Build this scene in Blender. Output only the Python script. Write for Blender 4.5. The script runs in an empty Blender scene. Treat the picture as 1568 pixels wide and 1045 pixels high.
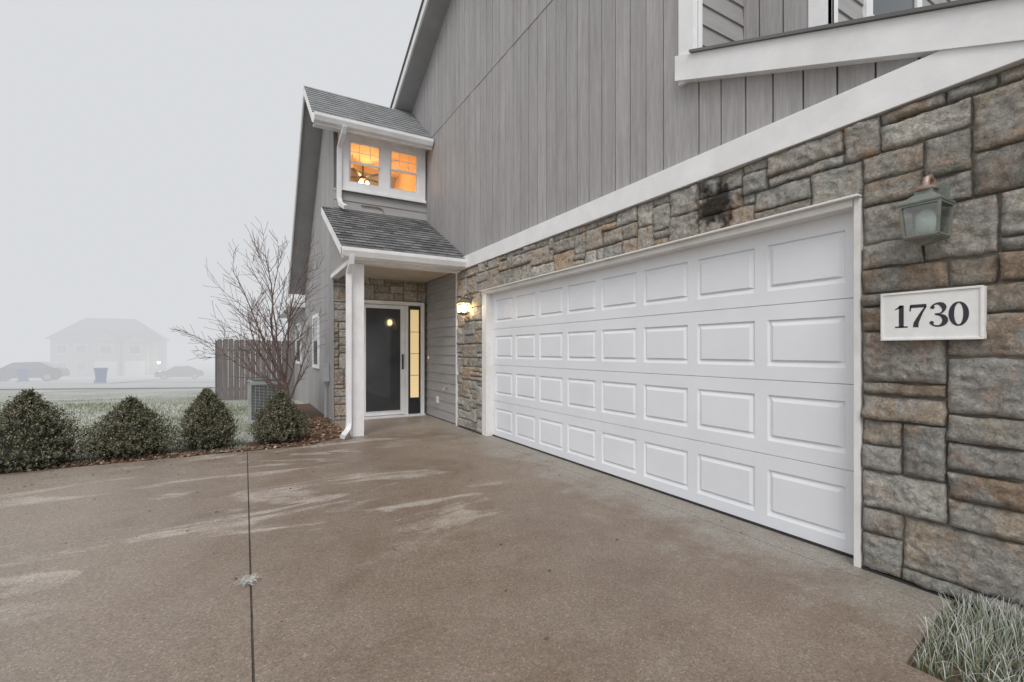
import bpy, math, random
from mathutils import Vector, noise, Matrix
random.seed(7)
R=random.random
def U(a,b): return a+(b-a)*random.random()
scene=bpy.context.scene
col=scene.collection

# ---------------------------------------------------------------- materials
def newmat(name):
    m=bpy.data.materials.new(name); m.use_nodes=True
    nt=m.node_tree; nt.nodes.clear()
    out=nt.nodes.new('ShaderNodeOutputMaterial'); b=nt.nodes.new('ShaderNodeBsdfPrincipled')
    nt.links.new(b.outputs[0],out.inputs[0])
    return m,nt,b,out
def N(nt,t,**k):
    n=nt.nodes.new(t)
    for a,v in k.items(): setattr(n,a,v)
    return n
def coords(nt,scale=(1,1,1),kind='Object'):
    tc=N(nt,'ShaderNodeTexCoord'); mp=N(nt,'ShaderNodeMapping')
    nt.links.new(tc.outputs[kind],mp.inputs[0]); mp.inputs['Scale'].default_value=scale
    return mp.outputs[0]
def noise_n(nt,vec,scale,detail=5,rough=.55,dist=0):
    n=N(nt,'ShaderNodeTexNoise'); nt.links.new(vec,n.inputs['Vector'])
    n.inputs['Scale'].default_value=scale; n.inputs['Detail'].default_value=detail
    n.inputs['Roughness'].default_value=rough; n.inputs['Distortion'].default_value=dist
    return n.outputs['Fac']
def ramp(nt,fac,stops):
    r=N(nt,'ShaderNodeValToRGB'); nt.links.new(fac,r.inputs[0])
    el=r.color_ramp.elements
    while len(el)<len(stops): el.new(.5)
    for e,(p,c) in zip(el,stops):
        e.position=p; e.color=(c[0],c[1],c[2],1) if hasattr(c,'__len__') else (c,c,c,1)
    return r.outputs[0]
def mix(nt,fac,a,b,mode='MIX'):
    n=N(nt,'ShaderNodeMixRGB',blend_type=mode)
    for i,v in ((0,fac),(1,a),(2,b)):
        if hasattr(v,'is_linked') or hasattr(v,'links'): nt.links.new(v,n.inputs[i])
        elif hasattr(v,'__len__'): n.inputs[i].default_value=(v[0],v[1],v[2],1)
        elif i==0: n.inputs[0].default_value=v
        else: n.inputs[i].default_value=(v,v,v,1)
    return n.outputs[0]
def bump(nt,b,h,strength,dist=.01):
    n=N(nt,'ShaderNodeBump'); n.inputs['Strength'].default_value=strength; n.inputs['Distance'].default_value=dist
    nt.links.new(h,n.inputs['Height']); nt.links.new(n.outputs[0],b.inputs['Normal'])
def pmat(name,c1,c2,scale=5,rough=.7,bstr=.2,bscale=40,metal=0,stretch=(1,1,1),bdist=.005,dirt=0,dirtc=(.2,.17,.13),isl=0,fine=0):
    m,nt,b,o=newmat(name); v=coords(nt,stretch)
    f=noise_n(nt,v,scale); c=ramp(nt,f,[(.3,c1),(.7,c2)])
    if dirt>0:
        f2=noise_n(nt,coords(nt),2.3,8,.7); k=ramp(nt,f2,[(.5,0),(.75,dirt)])
        c=mix(nt,k,c,dirtc)
    if isl:
        g=N(nt,'ShaderNodeNewGeometry'); c=mix(nt,1,c,ramp(nt,g.outputs['Random Per Island'],[(0,1-isl),(1,1+isl)]),'MULTIPLY')
    if fine:
        f3=noise_n(nt,v,bscale,7,.7); c=mix(nt,1,c,ramp(nt,f3,[(.3,1-fine),(.7,1+fine)]),'MULTIPLY')
    nt.links.new(c,b.inputs['Base Color']); b.inputs['Roughness'].default_value=rough; b.inputs['Metallic'].default_value=metal
    if bstr>0: bump(nt,b,noise_n(nt,v,bscale,6),bstr,bdist)
    return m
def island(name,stops,rough=.8,trans=0):
    m,nt,b,o=newmat(name); g=N(nt,'ShaderNodeNewGeometry')
    c=ramp(nt,g.outputs['Random Per Island'],stops); nt.links.new(c,b.inputs['Base Color']); b.inputs['Roughness'].default_value=rough
    return m
def emit(name,c,s):
    m,nt,b,o=newmat(name); b.inputs['Base Color'].default_value=(*c,1)
    b.inputs['Emission Color'].default_value=(*c,1); b.inputs['Emission Strength'].default_value=s
    return m

M_sid=pmat('gray_siding',(.305,.292,.295),(.385,.372,.374),3,.75,.7,12,stretch=(6,6,.35),bdist=.006,dirt=.22,isl=.06,fine=.12)
M_sidb=pmat('siding_groove',(.045,.045,.047),(.07,.07,.07),3,.9,0)
M_lap=pmat('lap_siding',(.31,.30,.30),(.37,.36,.36),3,.7,.4,20,stretch=(.6,.6,6),bdist=.003,isl=.04,fine=.06)
M_white=pmat('white_trim',(.74,.74,.75),(.84,.84,.85),4,.55,.35,30,bdist=.004,dirt=.14)
M_trimlow=pmat('door_trim',(.72,.71,.69),(.8,.79,.78),6,.6,.3,40,bdist=.004,dirt=.4,dirtc=(.35,.29,.23))
M_door=pmat('garage_door_paint',(.745,.765,.805),(.80,.815,.85),1.6,.42,.15,120,bdist=.001,dirt=.06)
M_soff=pmat('soffit',(.30,.30,.31),(.36,.36,.37),3,.8,.1,30)
M_ceil=pmat('porch_ceiling',(.55,.47,.38),(.62,.54,.45),3,.7,.1,30)
M_mortar=pmat('mortar',(.17,.155,.135),(.27,.245,.21),20,.95,.5,60)
M_black=pmat('black_metal',(.02,.02,.022),(.035,.035,.04),10,.35,.1,50)
M_verd=pmat('verdigris_metal',(.16,.19,.17),(.24,.26,.23),35,.6,.5,60,metal=.3,dirt=.7,dirtc=(.2,.15,.12))
M_copper=pmat('aged_copper',(.34,.25,.22),(.42,.33,.28),25,.45,.3,50,metal=.5)
M_bark=pmat('bark',(.12,.08,.07),(.21,.15,.135),20,.9,.5,60)
M_mulch=pmat('mulch_soil',(.07,.045,.03),(.15,.10,.07),25,.95,1,50,bdist=.02)
M_chips=island('mulch_chips',[(0,(.08,.045,.03)),(.5,(.2,.115,.07)),(.85,(.32,.19,.12)),(1,(.48,.42,.36))])
M_fence=pmat('fence_wood',(.10,.085,.075),(.17,.145,.13),4,.9,.5,20,stretch=(6,6,.4),isl=.2)
M_ac=pmat('ac_metal',(.36,.38,.38),(.42,.44,.44),6,.5,.1,30)
M_acd=pmat('ac_dark',(.07,.075,.08),(.1,.1,.11),6,.6,0)
M_ink=pmat('sign_numeral',(.02,.022,.03),(.035,.035,.045),10,.5,0)
M_plaq=pmat('plaque',(.76,.76,.75),(.84,.84,.83),15,.5,.1,60,dirt=.1)
M_rub=pmat('black_rubber',(.02,.02,.02),(.04,.04,.04),10,.8,0)
M_joint=pmat('joint_filler',(.045,.04,.035),(.11,.095,.08),9,.95,0)
M_blue=pmat('bin_blue',(.03,.08,.25),(.04,.1,.3),4,.6,0)
M_car=pmat('car_paint',(.02,.022,.03),(.025,.03,.04),4,.3,0)
M_car2=pmat('car_paint_dark',(.03,.03,.035),(.04,.04,.045),4,.3,0)
M_dh=pmat('far_siding',(.30,.28,.26),(.36,.34,.32),1,.8,0)
M_dr=pmat('far_roof',(.12,.12,.12),(.17,.17,.17),1,.9,0)
M_ext=emit('lamp_glow',(1,.70,.36),70)
M_roomlamp=emit('room_lamp_glow',(1,.66,.32),30)
M_fl=emit('far_lamp_glow',(1,.8,.55),330)
M_side=emit('sidelight_glow',(.85,.66,.34),.5)
M_bell=emit('doorbell_glow',(1,.25,.05),2)

def glassmat(name,c,rough):
    m,nt,b,o=newmat(name); b.inputs['Base Color'].default_value=(*c,1); b.inputs['Roughness'].default_value=rough
    b.inputs['Specular IOR Level'].default_value=.7
    return m
M_glass=glassmat('dark_glass',(.035,.042,.046),.06)
M_screen=pmat('storm_door_glass',(.035,.037,.041),(.06,.062,.067),1.6,.06,.10,3,bdist=.004)
M_frost=pmat('frosted_glass',(.42,.46,.43),(.52,.56,.52),30,.35,.1,40)
m,nt,b,o=newmat('window_glass'); M_wglass=m
tr=N(nt,'ShaderNodeBsdfTransparent'); gl=N(nt,'ShaderNodeBsdfGlossy'); gl.inputs['Roughness'].default_value=.03
ms=N(nt,'ShaderNodeMixShader'); ms.inputs[0].default_value=.12
nt.links.new(tr.outputs[0],ms.inputs[1]); nt.links.new(gl.outputs[0],ms.inputs[2]); nt.links.new(ms.outputs[0],o.inputs[0])
M_room=pmat('room_paint',(.8,.56,.27),(.84,.60,.30),1,.8,0)
M_roomc=pmat('room_ceiling',(.85,.66,.40),(.88,.70,.45),1,.8,0)

# shingles
m,nt,b,o=newmat('asphalt_shingles'); M_shin=m
uv=coords(nt,(1,1,1),'UV'); br=N(nt,'ShaderNodeTexBrick'); nt.links.new(uv,br.inputs['Vector'])
br.inputs['Scale'].default_value=1; br.inputs['Brick Width'].default_value=.17; br.inputs['Row Height'].default_value=.14
br.inputs['Mortar Size'].default_value=.006; br.inputs['Color1'].default_value=(.09,.09,.095,1); br.inputs['Color2'].default_value=(.26,.26,.26,1)
br.inputs['Mortar'].default_value=(.04,.04,.04,1); br.inputs['Bias'].default_value=0
nz=noise_n(nt,coords(nt),120,4); c=mix(nt,.7,br.outputs['Color'],ramp(nt,nz,[(.3,.35),(.7,1.2)]),'MULTIPLY')
sp=N(nt,'ShaderNodeSeparateXYZ'); nt.links.new(coords(nt),sp.inputs[0])
mr=N(nt,'ShaderNodeMapRange'); nt.links.new(sp.outputs[2],mr.inputs[0]); mr.inputs[1].default_value=3.6; mr.inputs[2].default_value=5.5; mr.inputs[3].default_value=0; mr.inputs[4].default_value=.45
ad=N(nt,'ShaderNodeMath',operation='ADD'); nt.links.new(mr.outputs[0],ad.inputs[0]); nt.links.new(ramp(nt,noise_n(nt,coords(nt),2.5,6,.7),[(.45,0),(.7,.3)]),ad.inputs[1])
c=mix(nt,ad.outputs[0],c,(.36,.38,.39))
nt.links.new(c,b.inputs['Base Color']); b.inputs['Roughness'].default_value=.9; bump(nt,b,nz,.5,.004)

# stone
m,nt,b,o=newmat('ledge_stone'); M_stone=m
at=N(nt,'ShaderNodeAttribute',attribute_name='Col'); v=coords(nt)
f1=noise_n(nt,v,6,7,.65,.6); f2=noise_n(nt,v,26,9,.75,.4); f3=noise_n(nt,v,4.6,7,.65,.7); f4=noise_n(nt,v,90,5,.7)
c=mix(nt,ramp(nt,f1,[(.49,0),(.60,.55)]),at.outputs['Color'],(.43,.30,.21))
c=mix(nt,ramp(nt,f3,[(.45,0),(.58,.8)]),c,(.44,.435,.41))
c=mix(nt,.9,c,ramp(nt,f2,[(.28,.40),(.47,.92),(.60,1.25),(.72,1.75)]),'MULTIPLY')
c=mix(nt,.7,c,ramp(nt,f4,[(.3,.65),(.7,1.35)]),'MULTIPLY')
c=mix(nt,1,c,at.outputs['Alpha'],'MULTIPLY')
nt.links.new(c,b.inputs['Base Color']); b.inputs['Roughness'].default_value=.88
ad=N(nt,'ShaderNodeMath',operation='ADD'); nt.links.new(f2,ad.inputs[0]); nt.links.new(f1,ad.inputs[1]); bump(nt,b,ad.outputs[0],1,.045)

# concrete
m,nt,b,o=newmat('exposed_aggregate_concrete'); M_conc=m
v=coords(nt); sep=N(nt,'ShaderNodeSeparateXYZ'); nt.links.new(v,sep.inputs[0])
big=noise_n(nt,v,.55,6,.65,.6); med=noise_n(nt,v,2.4,9,.74)
base=ramp(nt,big,[(.3,(.155,.108,.076)),(.5,(.195,.142,.104)),(.72,(.27,.208,.16))])
base=mix(nt,ramp(nt,med,[(.36,0),(.68,.6)]),base,(.28,.232,.188))
def mrange(sock,a,b_,c0=0,c1=1):
    n=N(nt,'ShaderNodeMapRange'); nt.links.new(sock,n.inputs[0])
    n.inputs[1].default_value=a;n.inputs[2].default_value=b_;n.inputs[3].default_value=c0;n.inputs[4].default_value=c1
    return n.outputs[0]
def mth(op,a,b2):
    n=N(nt,'ShaderNodeMath',operation=op)
    for i,x in enumerate((a,b2)):
        if hasattr(x,'links'): nt.links.new(x,n.inputs[i])
        else: n.inputs[i].default_value=x
    return n.outputs[0]
near=mth('ADD',mrange(sep.outputs[0],2.0,3.1),mth('MULTIPLY',mth('SUBTRACT',med,.5),2.0))
base=mix(nt,ramp(nt,near,[(.45,0),(.95,.85)]),base,(.30,.28,.245))
left=mth('ADD',mrange(sep.outputs[0],.5,-1.3),mth('MULTIPLY',mth('SUBTRACT',big,.5),1.2))
base=mix(nt,ramp(nt,left,[(.2,0),(1,.65)]),base,(.33,.285,.24))
porch=mth('ADD',mrange(sep.outputs[1],6.2,7.6),mth('MULTIPLY',mth('SUBTRACT',med,.5),1.6))
base=mix(nt,ramp(nt,porch,[(.4,0),(1,.6)]),base,(.37,.31,.26))
# dried salt streaks with broken edges
vs=coords(nt,(.45,1.5,1)); st=noise_n(nt,vs,1.15,7,.6,1.3)
reg=mth('MULTIPLY',mrange(sep.outputs[1],2.7,3.6),mrange(sep.outputs[0],2.4,1.6))
stf=mth('MULTIPLY',mth('MULTIPLY',ramp(nt,st,[(.54,0),(.60,.95)]),ramp(nt,med,[(.38,.25),(.6,1)])),reg)
base=mix(nt,stf,base,(.45,.40,.35))
# grime blots
gr=noise_n(nt,v,7,8,.75,.5)
base=mix(nt,ramp(nt,gr,[(.60,0),(.72,.5)]),base,(.10,.078,.06))
vo=N(nt,'ShaderNodeTexVoronoi'); nt.links.new(v,vo.inputs['Vector']); vo.inputs['Scale'].default_value=130
hs=N(nt,'ShaderNodeSeparateColor'); nt.links.new(vo.outputs['Color'],hs.inputs[0])
base=mix(nt,1,base,ramp(nt,hs.outputs[0],[(0,.70),(.5,1.0),(.88,1.08),(1,1.5)]),'MULTIPLY')
fine=noise_n(nt,v,220,3)
base=mix(nt,.6,base,ramp(nt,fine,[(.3,.72),(.7,1.28)]),'MULTIPLY')
nt.links.new(base,b.inputs['Base Color'])
nt.links.new(ramp(nt,big,[(.3,.32),(.7,.7)]),b.inputs['Roughness'])
bump(nt,b,vo.outputs['Distance'],.3,.003)

# lawn
m,nt,b,o=newmat('frosty_lawn'); M_lawn=m
v=coords(nt); a=noise_n(nt,v,.45,9,.75,.5); f=noise_n(nt,v,9,6,.7)
c=ramp(nt,a,[(.34,(.19,.22,.15)),(.46,(.33,.345,.28)),(.56,(.46,.47,.43)),(.68,(.56,.57,.54))])
c=mix(nt,.8,c,ramp(nt,f,[(.3,.5),(.7,1.35)]),'MULTIPLY')
nt.links.new(c,b.inputs['Base Color']); b.inputs['Roughness'].default_value=.95; bump(nt,b,f,.8,.04)
m,nt,b,o=newmat('grass_blades'); M_blades=m
g=N(nt,'ShaderNodeNewGeometry'); pn=noise_n(nt,coords(nt),.7,6,.7,.4)
ml=N(nt,'ShaderNodeMath',operation='MULTIPLY_ADD'); nt.links.new(pn,ml.inputs[0]); ml.inputs[1].default_value=2.0; ml.inputs[2].default_value=-1.0
a2=N(nt,'ShaderNodeMath',operation='ADD'); nt.links.new(g.outputs['Random Per Island'],a2.inputs[0]); nt.links.new(ml.outputs[0],a2.inputs[1])
c=ramp(nt,a2.outputs[0],[(0,(.12,.16,.075)),(.3,(.22,.25,.14)),(.55,(.38,.38,.29)),(.8,(.53,.55,.49)),(1,(.70,.71,.68))])
nt.links.new(c,b.inputs['Base Color']); b.inputs['Roughness'].default_value=.9
M_street=pmat('street_concrete',(.42,.41,.41),(.56,.55,.55),.5,.85,.1,30)
M_leaf=island('shrub_leaves',[(0,(.035,.042,.02)),(.3,(.075,.085,.04)),(.55,(.125,.125,.065)),(.78,(.18,.15,.095)),(.95,(.24,.22,.165)),(1,(.42,.41,.37))],.7)
M_core=pmat('shrub_core',(.02,.02,.012),(.03,.028,.018),10,.95,0)
M_debris=island('fallen_leaf',[(0,(.05,.03,.02)),(.6,(.13,.08,.05)),(1,(.3,.24,.18))])
m,nt,b,o=newmat('frosted_blades'); M_frostb=m
at=N(nt,'ShaderNodeAttribute',attribute_name='Col'); nt.links.new(at.outputs['Color'],b.inputs['Base Color']); b.inputs['Roughness'].default_value=.7
M_twig=pmat('frosted_twig',(.4,.4,.36),(.7,.7,.68),60,.8,0)

# ---------------------------------------------------------------- mesh builder
class MB:
    def __init__(s,name,mats,parent=None,smooth=False):
        s.name=name; s.mats=mats if isinstance(mats,list) else [mats]; s.parent=parent
        s.v=[]; s.f=[]; s.mi=[]; s.smooth=smooth; s.col=None; s.uv=None
    def poly(s,pts,mi=0):
        n=len(s.v); s.v+= [tuple(p) for p in pts]; s.f.append(list(range(n,n+len(pts)))); s.mi.append(mi)
    def box(s,x0,x1,y0,y1,z0,z1,mi=0):
        n=len(s.v)
        s.v+=[(x,y,z) for x in(x0,x1) for y in(y0,y1) for z in(z0,z1)]
        for q in((0,1,3,2),(4,6,7,5),(0,4,5,1),(2,3,7,6),(0,2,6,4),(1,5,7,3)):
            s.f.append([n+i for i in q]); s.mi.append(mi)
    def prism(s,pts,vec,mi=0):
        n=len(s.v); k=len(pts); vec=Vector(vec)
        s.v+=[tuple(p) for p in pts]+[tuple(Vector(p)+vec) for p in pts]
        s.f.append(list(range(n,n+k))[::-1]); s.mi.append(mi)
        s.f.append(list(range(n+k,n+2*k))); s.mi.append(mi)
        for i in range(k):
            j=(i+1)%k; s.f.append([n+i,n+j,n+k+j,n+k+i]); s.mi.append(mi)
    def tube(s,path,rads,n=6,mi=0,rot=0):
        P=[Vector(p) for p in path]; 
        up=Vector((0,0,1)); t0=(P[1]-P[0]).normalized()
        if abs(t0.dot(up))>.9: up=Vector((0,1,0))
        a=t0.cross(up).normalized(); base=len(s.v)
        for i,p in enumerate(P):
            t=(P[min(i+1,len(P)-1)]-P[max(i-1,0)]).normalized()
            a=(a-t*a.dot(t)).normalized(); bb=t.cross(a)
            r=rads[i] if hasattr(rads,'__len__') else rads
            for k in range(n):
                an=2*math.pi*k/n+rot
                s.v.append(tuple(p+a*math.cos(an)*r+bb*math.sin(an)*r))
        for i in range(len(P)-1):
            for k in range(n):
                k2=(k+1)%n
                s.f.append([base+i*n+k,base+i*n+k2,base+(i+1)*n+k2,base+(i+1)*n+k]); s.mi.append(mi)
        s.f.append([base+k for k in range(n)][::-1]); s.mi.append(mi)
        e=base+(len(P)-1)*n; s.f.append([e+k for k in range(n)]); s.mi.append(mi)
    def lathe(s,c,prof,n=12,mi=0,rot=0,sx=1,sy=1):
        base=len(s.v)
        for r,z in prof:
            for k in range(n):
                an=2*math.pi*k/n+rot; s.v.append((c[0]+r*math.cos(an)*sx,c[1]+r*math.sin(an)*sy,c[2]+z))
        for i in range(len(prof)-1):
            for k in range(n):
                k2=(k+1)%n; s.f.append([base+i*n+k,base+i*n+k2,base+(i+1)*n+k2,base+(i+1)*n+k]); s.mi.append(mi)
        s.f.append([base+k for k in range(n)][::-1]); s.mi.append(mi)
        e=base+(len(prof)-1)*n; s.f.append([e+k for k in range(n)]); s.mi.append(mi)
    def build(s,bevel=0,recalc=True):
        me=bpy.data.meshes.new(s.name); me.from_pydata(s.v,[],s.f); 
        for m_ in s.mats: me.materials.append(m_)
        me.polygons.foreach_set('material_index',s.mi)
        if s.smooth: me.polygons.foreach_set('use_smooth',[True]*len(s.f))
        if s.col:
            ca=me.color_attributes.new('Col','FLOAT_COLOR','POINT')
            ca.data.foreach_set('color',[x for c_ in s.col for x in c_])
        if s.uv:
            ul=me.uv_layers.new(name='UVMap')
            ul.data.foreach_set('uv',[x for f_ in s.uv for p in f_ for x in p])
        me.update()
        if recalc:
            import bmesh
            bm=bmesh.new(); bm.from_mesh(me); bmesh.ops.recalc_face_normals(bm,faces=bm.faces); bm.to_mesh(me); bm.free()
        ob=bpy.data.objects.new(s.name,me); col.objects.link(ob)
        if s.parent: ob.parent=s.parent
        if bevel:
            md=ob.modifiers.new('bevel','BEVEL'); md.width=bevel; md.segments=2; md.limit_method='ANGLE'
        return ob
def empty(name,loc=(0,0,0),rot=0):
    e=bpy.data.objects.new(name,None); e.location=loc; e.rotation_euler=(0,0,rot); col.objects.link(e); return e

house=empty('townhouse')
# ================================================================ terrain
def gz(x,y):
    d=.497*x+.868*y
    t=max(0,min(d,58)-10)
    return -.03-.045*t*(min(1,t/3))
mb=MB('lawn',[M_lawn],smooth=True)
xs=[-400,-250,-150,-100]+[-80+i*4 for i in range(41)]+[100,150,250,400]
ys=[-300,-150,-60,-30,-15]+[-8+i*3 for i in range(40)]+[125,150,200,300,450]
for y in ys:
    for x in xs: mb.v.append((x,y,gz(x,y)))
W=len(xs)
for j in range(len(ys)-1):
    for i in range(W-1):
        mb.f.append([j*W+i,j*W+i+1,(j+1)*W+i+1,(j+1)*W+i]); mb.mi.append(0)
mb.build()
# driveway slabs
mb=MB('driveway',[M_conc,M_joint])
J=.005
def slab(pts): mb.prism([(p[0],p[1],-.12) for p in pts],(0,0,.12))
slab([(-6,-9),(.03-J,-9),(.03-J,6.87),(-6,6.87)])
slab([(.03+J,-9),(2.35,-9),(2.35,.86),(3.02,.95),(3.02,6.87-J),(.03+J,6.87)])
slab([(3.02+J,.95),(3.30,.95),(3.30,6.87-J),(3.02+J,6.87-J)])
slab([(.75,6.87+J),(3.24,6.87+J),(3.24,9.1),(1.36,9.1),(1.3,7.3)])
mb.box(.03-J+.0005,.03+J-.0005,-9,6.86,-.1,-.006,1)
mb.box(3.021,3.024,.96,6.86,-.1,-.008,1)
mb.build()
# mulch bed
mb=MB('mulch_bed',[M_mulch,M_chips])
def sheet(pts,z): mb.poly([(x,y,z) for x,y in pts])
sheet([(-6,6.875),(.74,6.875),(1.29,7.3),(1.34,9.0),(1.4,9.0),(1.4,12.5),(.5,12.5),(.1,7.6),(-6,7.10)],-.012)
for i in range(6800):
    if R()<.35: x,y=U(-3.2,1.2),U(6.86,7.10)
    else: x,y=U(.25,1.4),U(6.95,9.6)
    if x>.8 and y<6.9+(x-.74)*.8: 
        if R()<.85: continue
    z=U(-.01,.02); s=U(.008,.03); a=U(0,6.28); t=U(-.5,.5)
    dx,dy=math.cos(a)*s,math.sin(a)*s; w=U(.25,.6)
    mb.poly([(x-dx,y-dy,z),(x+dy*w,y-dx*w,z+s*t),(x+dx,y+dy,z+s*U(0,.5)),(x-dy*w,y+dx*w,z-s*t+.002)],1)
mb.build(recalc=False)
# lawn blades
mb=MB('grass',[M_blades])
def blade(mb,x,y,z,h,w,lean,mi=0,seg=1,cols=None):
    a=U(0,6.28); ca,sa=math.cos(a),math.sin(a); b=U(0,6.28); lx,ly=math.cos(b)*lean,math.sin(b)*lean
    if seg==1:
        mb.poly([(x-ca*w,y-sa*w,z),(x+ca*w,y+sa*w,z),(x+lx,y+ly,z+h)],mi)
    else:
        n=len(mb.v)
        for k in range(seg+1):
            t=k/seg; ww=w*(1-t*.8); q=t*t
            X,Y,Z=x+lx*q,y+ly*q,z+h*(t-.25*q*lean/h)
            mb.v+= [(X-ca*ww,Y-sa*ww,Z),(X+ca*ww,Y+sa*ww,Z)]
            if cols:
                c=[cols[0][i]*(1-t)+cols[1][i]*t for i in range(3)]+[1]; mb.col+=[c,c]
        for k in range(seg):
            mb.f.append([n+2*k,n+2*k+1,n+2*k+3,n+2*k+2]); mb.mi.append(mi)
for i in range(66000):
    y=7.0+ (R()**1.35)*12; x=U(-7-(y-7)*.5,1.3 if y>9.5 else .4)
    if y>12.5 and x>1.0: continue
    if x>.05 and y<12.4: continue
    k=noise.noise(Vector((x*.8,y*.8,0)))
    blade(mb,x,y,gz(x,y)-.01,U(.03,.07)*(1+.7*k),U(.004,.009),U(.01,.05))
mb.build(recalc=False)
# street
mb=MB('street',[M_street])
def strip(x0,x1,y0f,y1f,off):
    n=24
    for i in range(n):
        xa=x0+(x1-x0)*i/n; xb=x0+(x1-x0)*(i+1)/n
        m_=6
        for j in range(m_):
            def P(x,t): 
                y=y0f(x)+(y1f(x)-y0f(x))*t; return (x,y,gz(x,y)+off)
            mb.poly([P(xa,j/m_),P(xb,j/m_),P(xb,(j+1)/m_),P(xa,(j+1)/m_)])
strip(-120,60,lambda x:29+x*-.25,lambda x:41+x*-.25,.06)
strip(-25,-8.5,lambda x:41.05-x*.25,lambda x:82+0*x,.07)
mb.build(recalc=False)

# ================================================================ stone
PAL=[(.46,.43,.385),(.42,.405,.375),(.54,.52,.47),(.47,.395,.31),(.36,.285,.21),(.48,.36,.26),(.32,.305,.27),(.50,.455,.39),(.40,.345,.28)]
def stone_wall(name,u0,du,nu,v0,dv,nv,mask,P,minp=.012,maxp=.045,dark=None):
    mb=MB(name,[M_stone],house,smooth=True); mb.col=[]
    occ=[[mask(i,j) for i in range(nu)] for j in range(nv)]
    for j in range(nv):
        for i in range(nu):
            if occ[j][i]: continue
            w=random.choice([1,2,2,3,3,3,4,4,5]); h=random.choice([1,1,2,2,2,3,3,4])
            if h>=3 and w<2: w=2
            while True:
                ok=i+w<=nu and all(not occ[j][q] for q in range(i,i+w))
                if ok: break
                w-=1
            if i+w<nu and not occ[j][i+w] and (i+w+1>=nu or occ[j][i+w+1]) and w<6: w+=1
            hh=1
            while hh<h and j+hh<nv and all(not occ[j+hh][q] for q in range(i,i+w)): hh+=1
            h=hh
            if h==1 and j+1<nv and all(not occ[j+1][q] for q in range(i,i+w)) and R()<.3: h=2
            for q in range(j,j+h):
                for p in range(i,i+w): occ[q][p]=True
            a0,a1=u0+i*du,u0+(i+w)*du; b0,b1=v0+j*dv,v0+(j+h)*dv
            g=.0025; a0+=g+U(0,.004);a1-=g+U(0,.004);b0+=g+U(0,.004);b1-=g+U(0,.004)
            c=random.choice(PAL); sh=U(.82,1.2)
            base=U(minp,maxp); tu,tv=U(-.010,.010),U(-.010,.010); sd=R()*100
            m_=max(4,int((a1-a0)/.0125)); n_=max(4,int((b1-b0)/.0125)); s0=len(mb.v)
            jit=[U(-.006,.006) for _ in range(4)]
            for y in range(n_+1):
                for x in range(m_+1):
                    s,t=x/m_,y/n_
                    if x==1: s=.004/(a1-a0)
                    if x==m_-1: s=1-.004/(a1-a0)
                    if y==1: t=.004/(b1-b0)
                    if y==n_-1: t=1-.004/(b1-b0)
                    uu=a0+(a1-a0)*s; vv=b0+(b1-b0)*t
                    e=min(s*(a1-a0),(1-s)*(a1-a0),t*(b1-b0),(1-t)*(b1-b0))
                    k=min(1,e/.016); k=1-(1-k)**2
                    al=1
                    if dark: al=dark(uu,vv)
                    nn=noise.fractal(Vector((uu*7+sd,vv*9,sd)),1,2,4)
                    r2=1-abs(noise.noise(Vector((uu*12+sd,vv*19,sd))))*2.4
                    r4=1-abs(noise.noise(Vector((uu*27,vv*36+sd,sd))))*2.4
                    r3=noise.noise(Vector((uu*60,vv*66,sd)))
                    d=base+tu*(s-.5)*2+tv*(t-.5)*2+nn*.014+r2*.008+r4*.0045+r3*.003
                    d=max(d,.006)
                    w1=1-min(1,e/.03)
                    uu+=(jit[0]*math.sin(vv*31+sd)+.004*noise.noise(Vector((vv*40,sd,1))))*.8*w1; vv+=(jit[1]*math.sin(uu*29+sd)+.004*noise.noise(Vector((uu*40,sd,3))))*.8*w1
                    if e<1e-6: d=.0
                    else: d=d*(.7+.3*k)
                    mb.v.append(P(uu,vv,d)); mb.col.append((c[0]*sh,c[1]*sh,c[2]*sh,al))
            for y in range(n_):
                for x in range(m_):
                    q=s0+y*(m_+1)+x; mb.f.append([q,q+1,q+m_+2,q+m_+1]); mb.mi.append(0)
    return mb.build(recalc=False)
XW=3.18
def soot(u,v):
    r=math.hypot((u-2.36)/.22,(v-2.40)/.20)+.9*noise.noise(Vector((u*9,v*6,3)))+.5*noise.noise(Vector((u*30,v*25,3)))
    k=max(0,min(1,(r-.5)/.5)); return .10+.90*k
stone_wall('stone_veneer',.5,.0956,72,0.012,.0727,36,lambda i,j:(9<=i<62 and j<30),lambda u,v,d:(XW-d,u,v),dark=soot)
mb=MB('stone_backing',[M_mortar],house)
mb.box(XW,3.6,.5,1.40,-.1,2.64); mb.box(XW,3.6,6.40,7.38,-.1,2.64); mb.box(XW,3.6,1.40,6.40,2.18,2.64)
mb.box(1.42,3.2,9.1,9.3,-.1,2.7); 
mb.build()
mb=MB('base_gap',[M_rub],house); mb.box(3.15,3.19,.52,1.36,-.05,.012); mb.box(3.15,3.19,6.43,7.36,-.05,.010); mb.build()
def em(i,j):
    x=1.42+(i+.5)*.0935
    return (x>1.84 and j<31)
stone_wall('entry_stone',1.42,.0935,19,0,.073,37,em,lambda u,v,d:(u,9.09-d,v),minp=.012,maxp=.03)
# trim around garage door
mb=MB('garage_door_trim',[M_trimlow],house)
mb.box(3.145,3.33,1.366,1.402,.0,2.185); mb.box(3.15,3.33,6.285,6.425,0,2.15); mb.box(3.142,3.33,1.407,6.425,2.142,2.186)
mb.box(3.10,3.15,1.36,6.43,2.186,2.20)
mb.build(bevel=.003)
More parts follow.
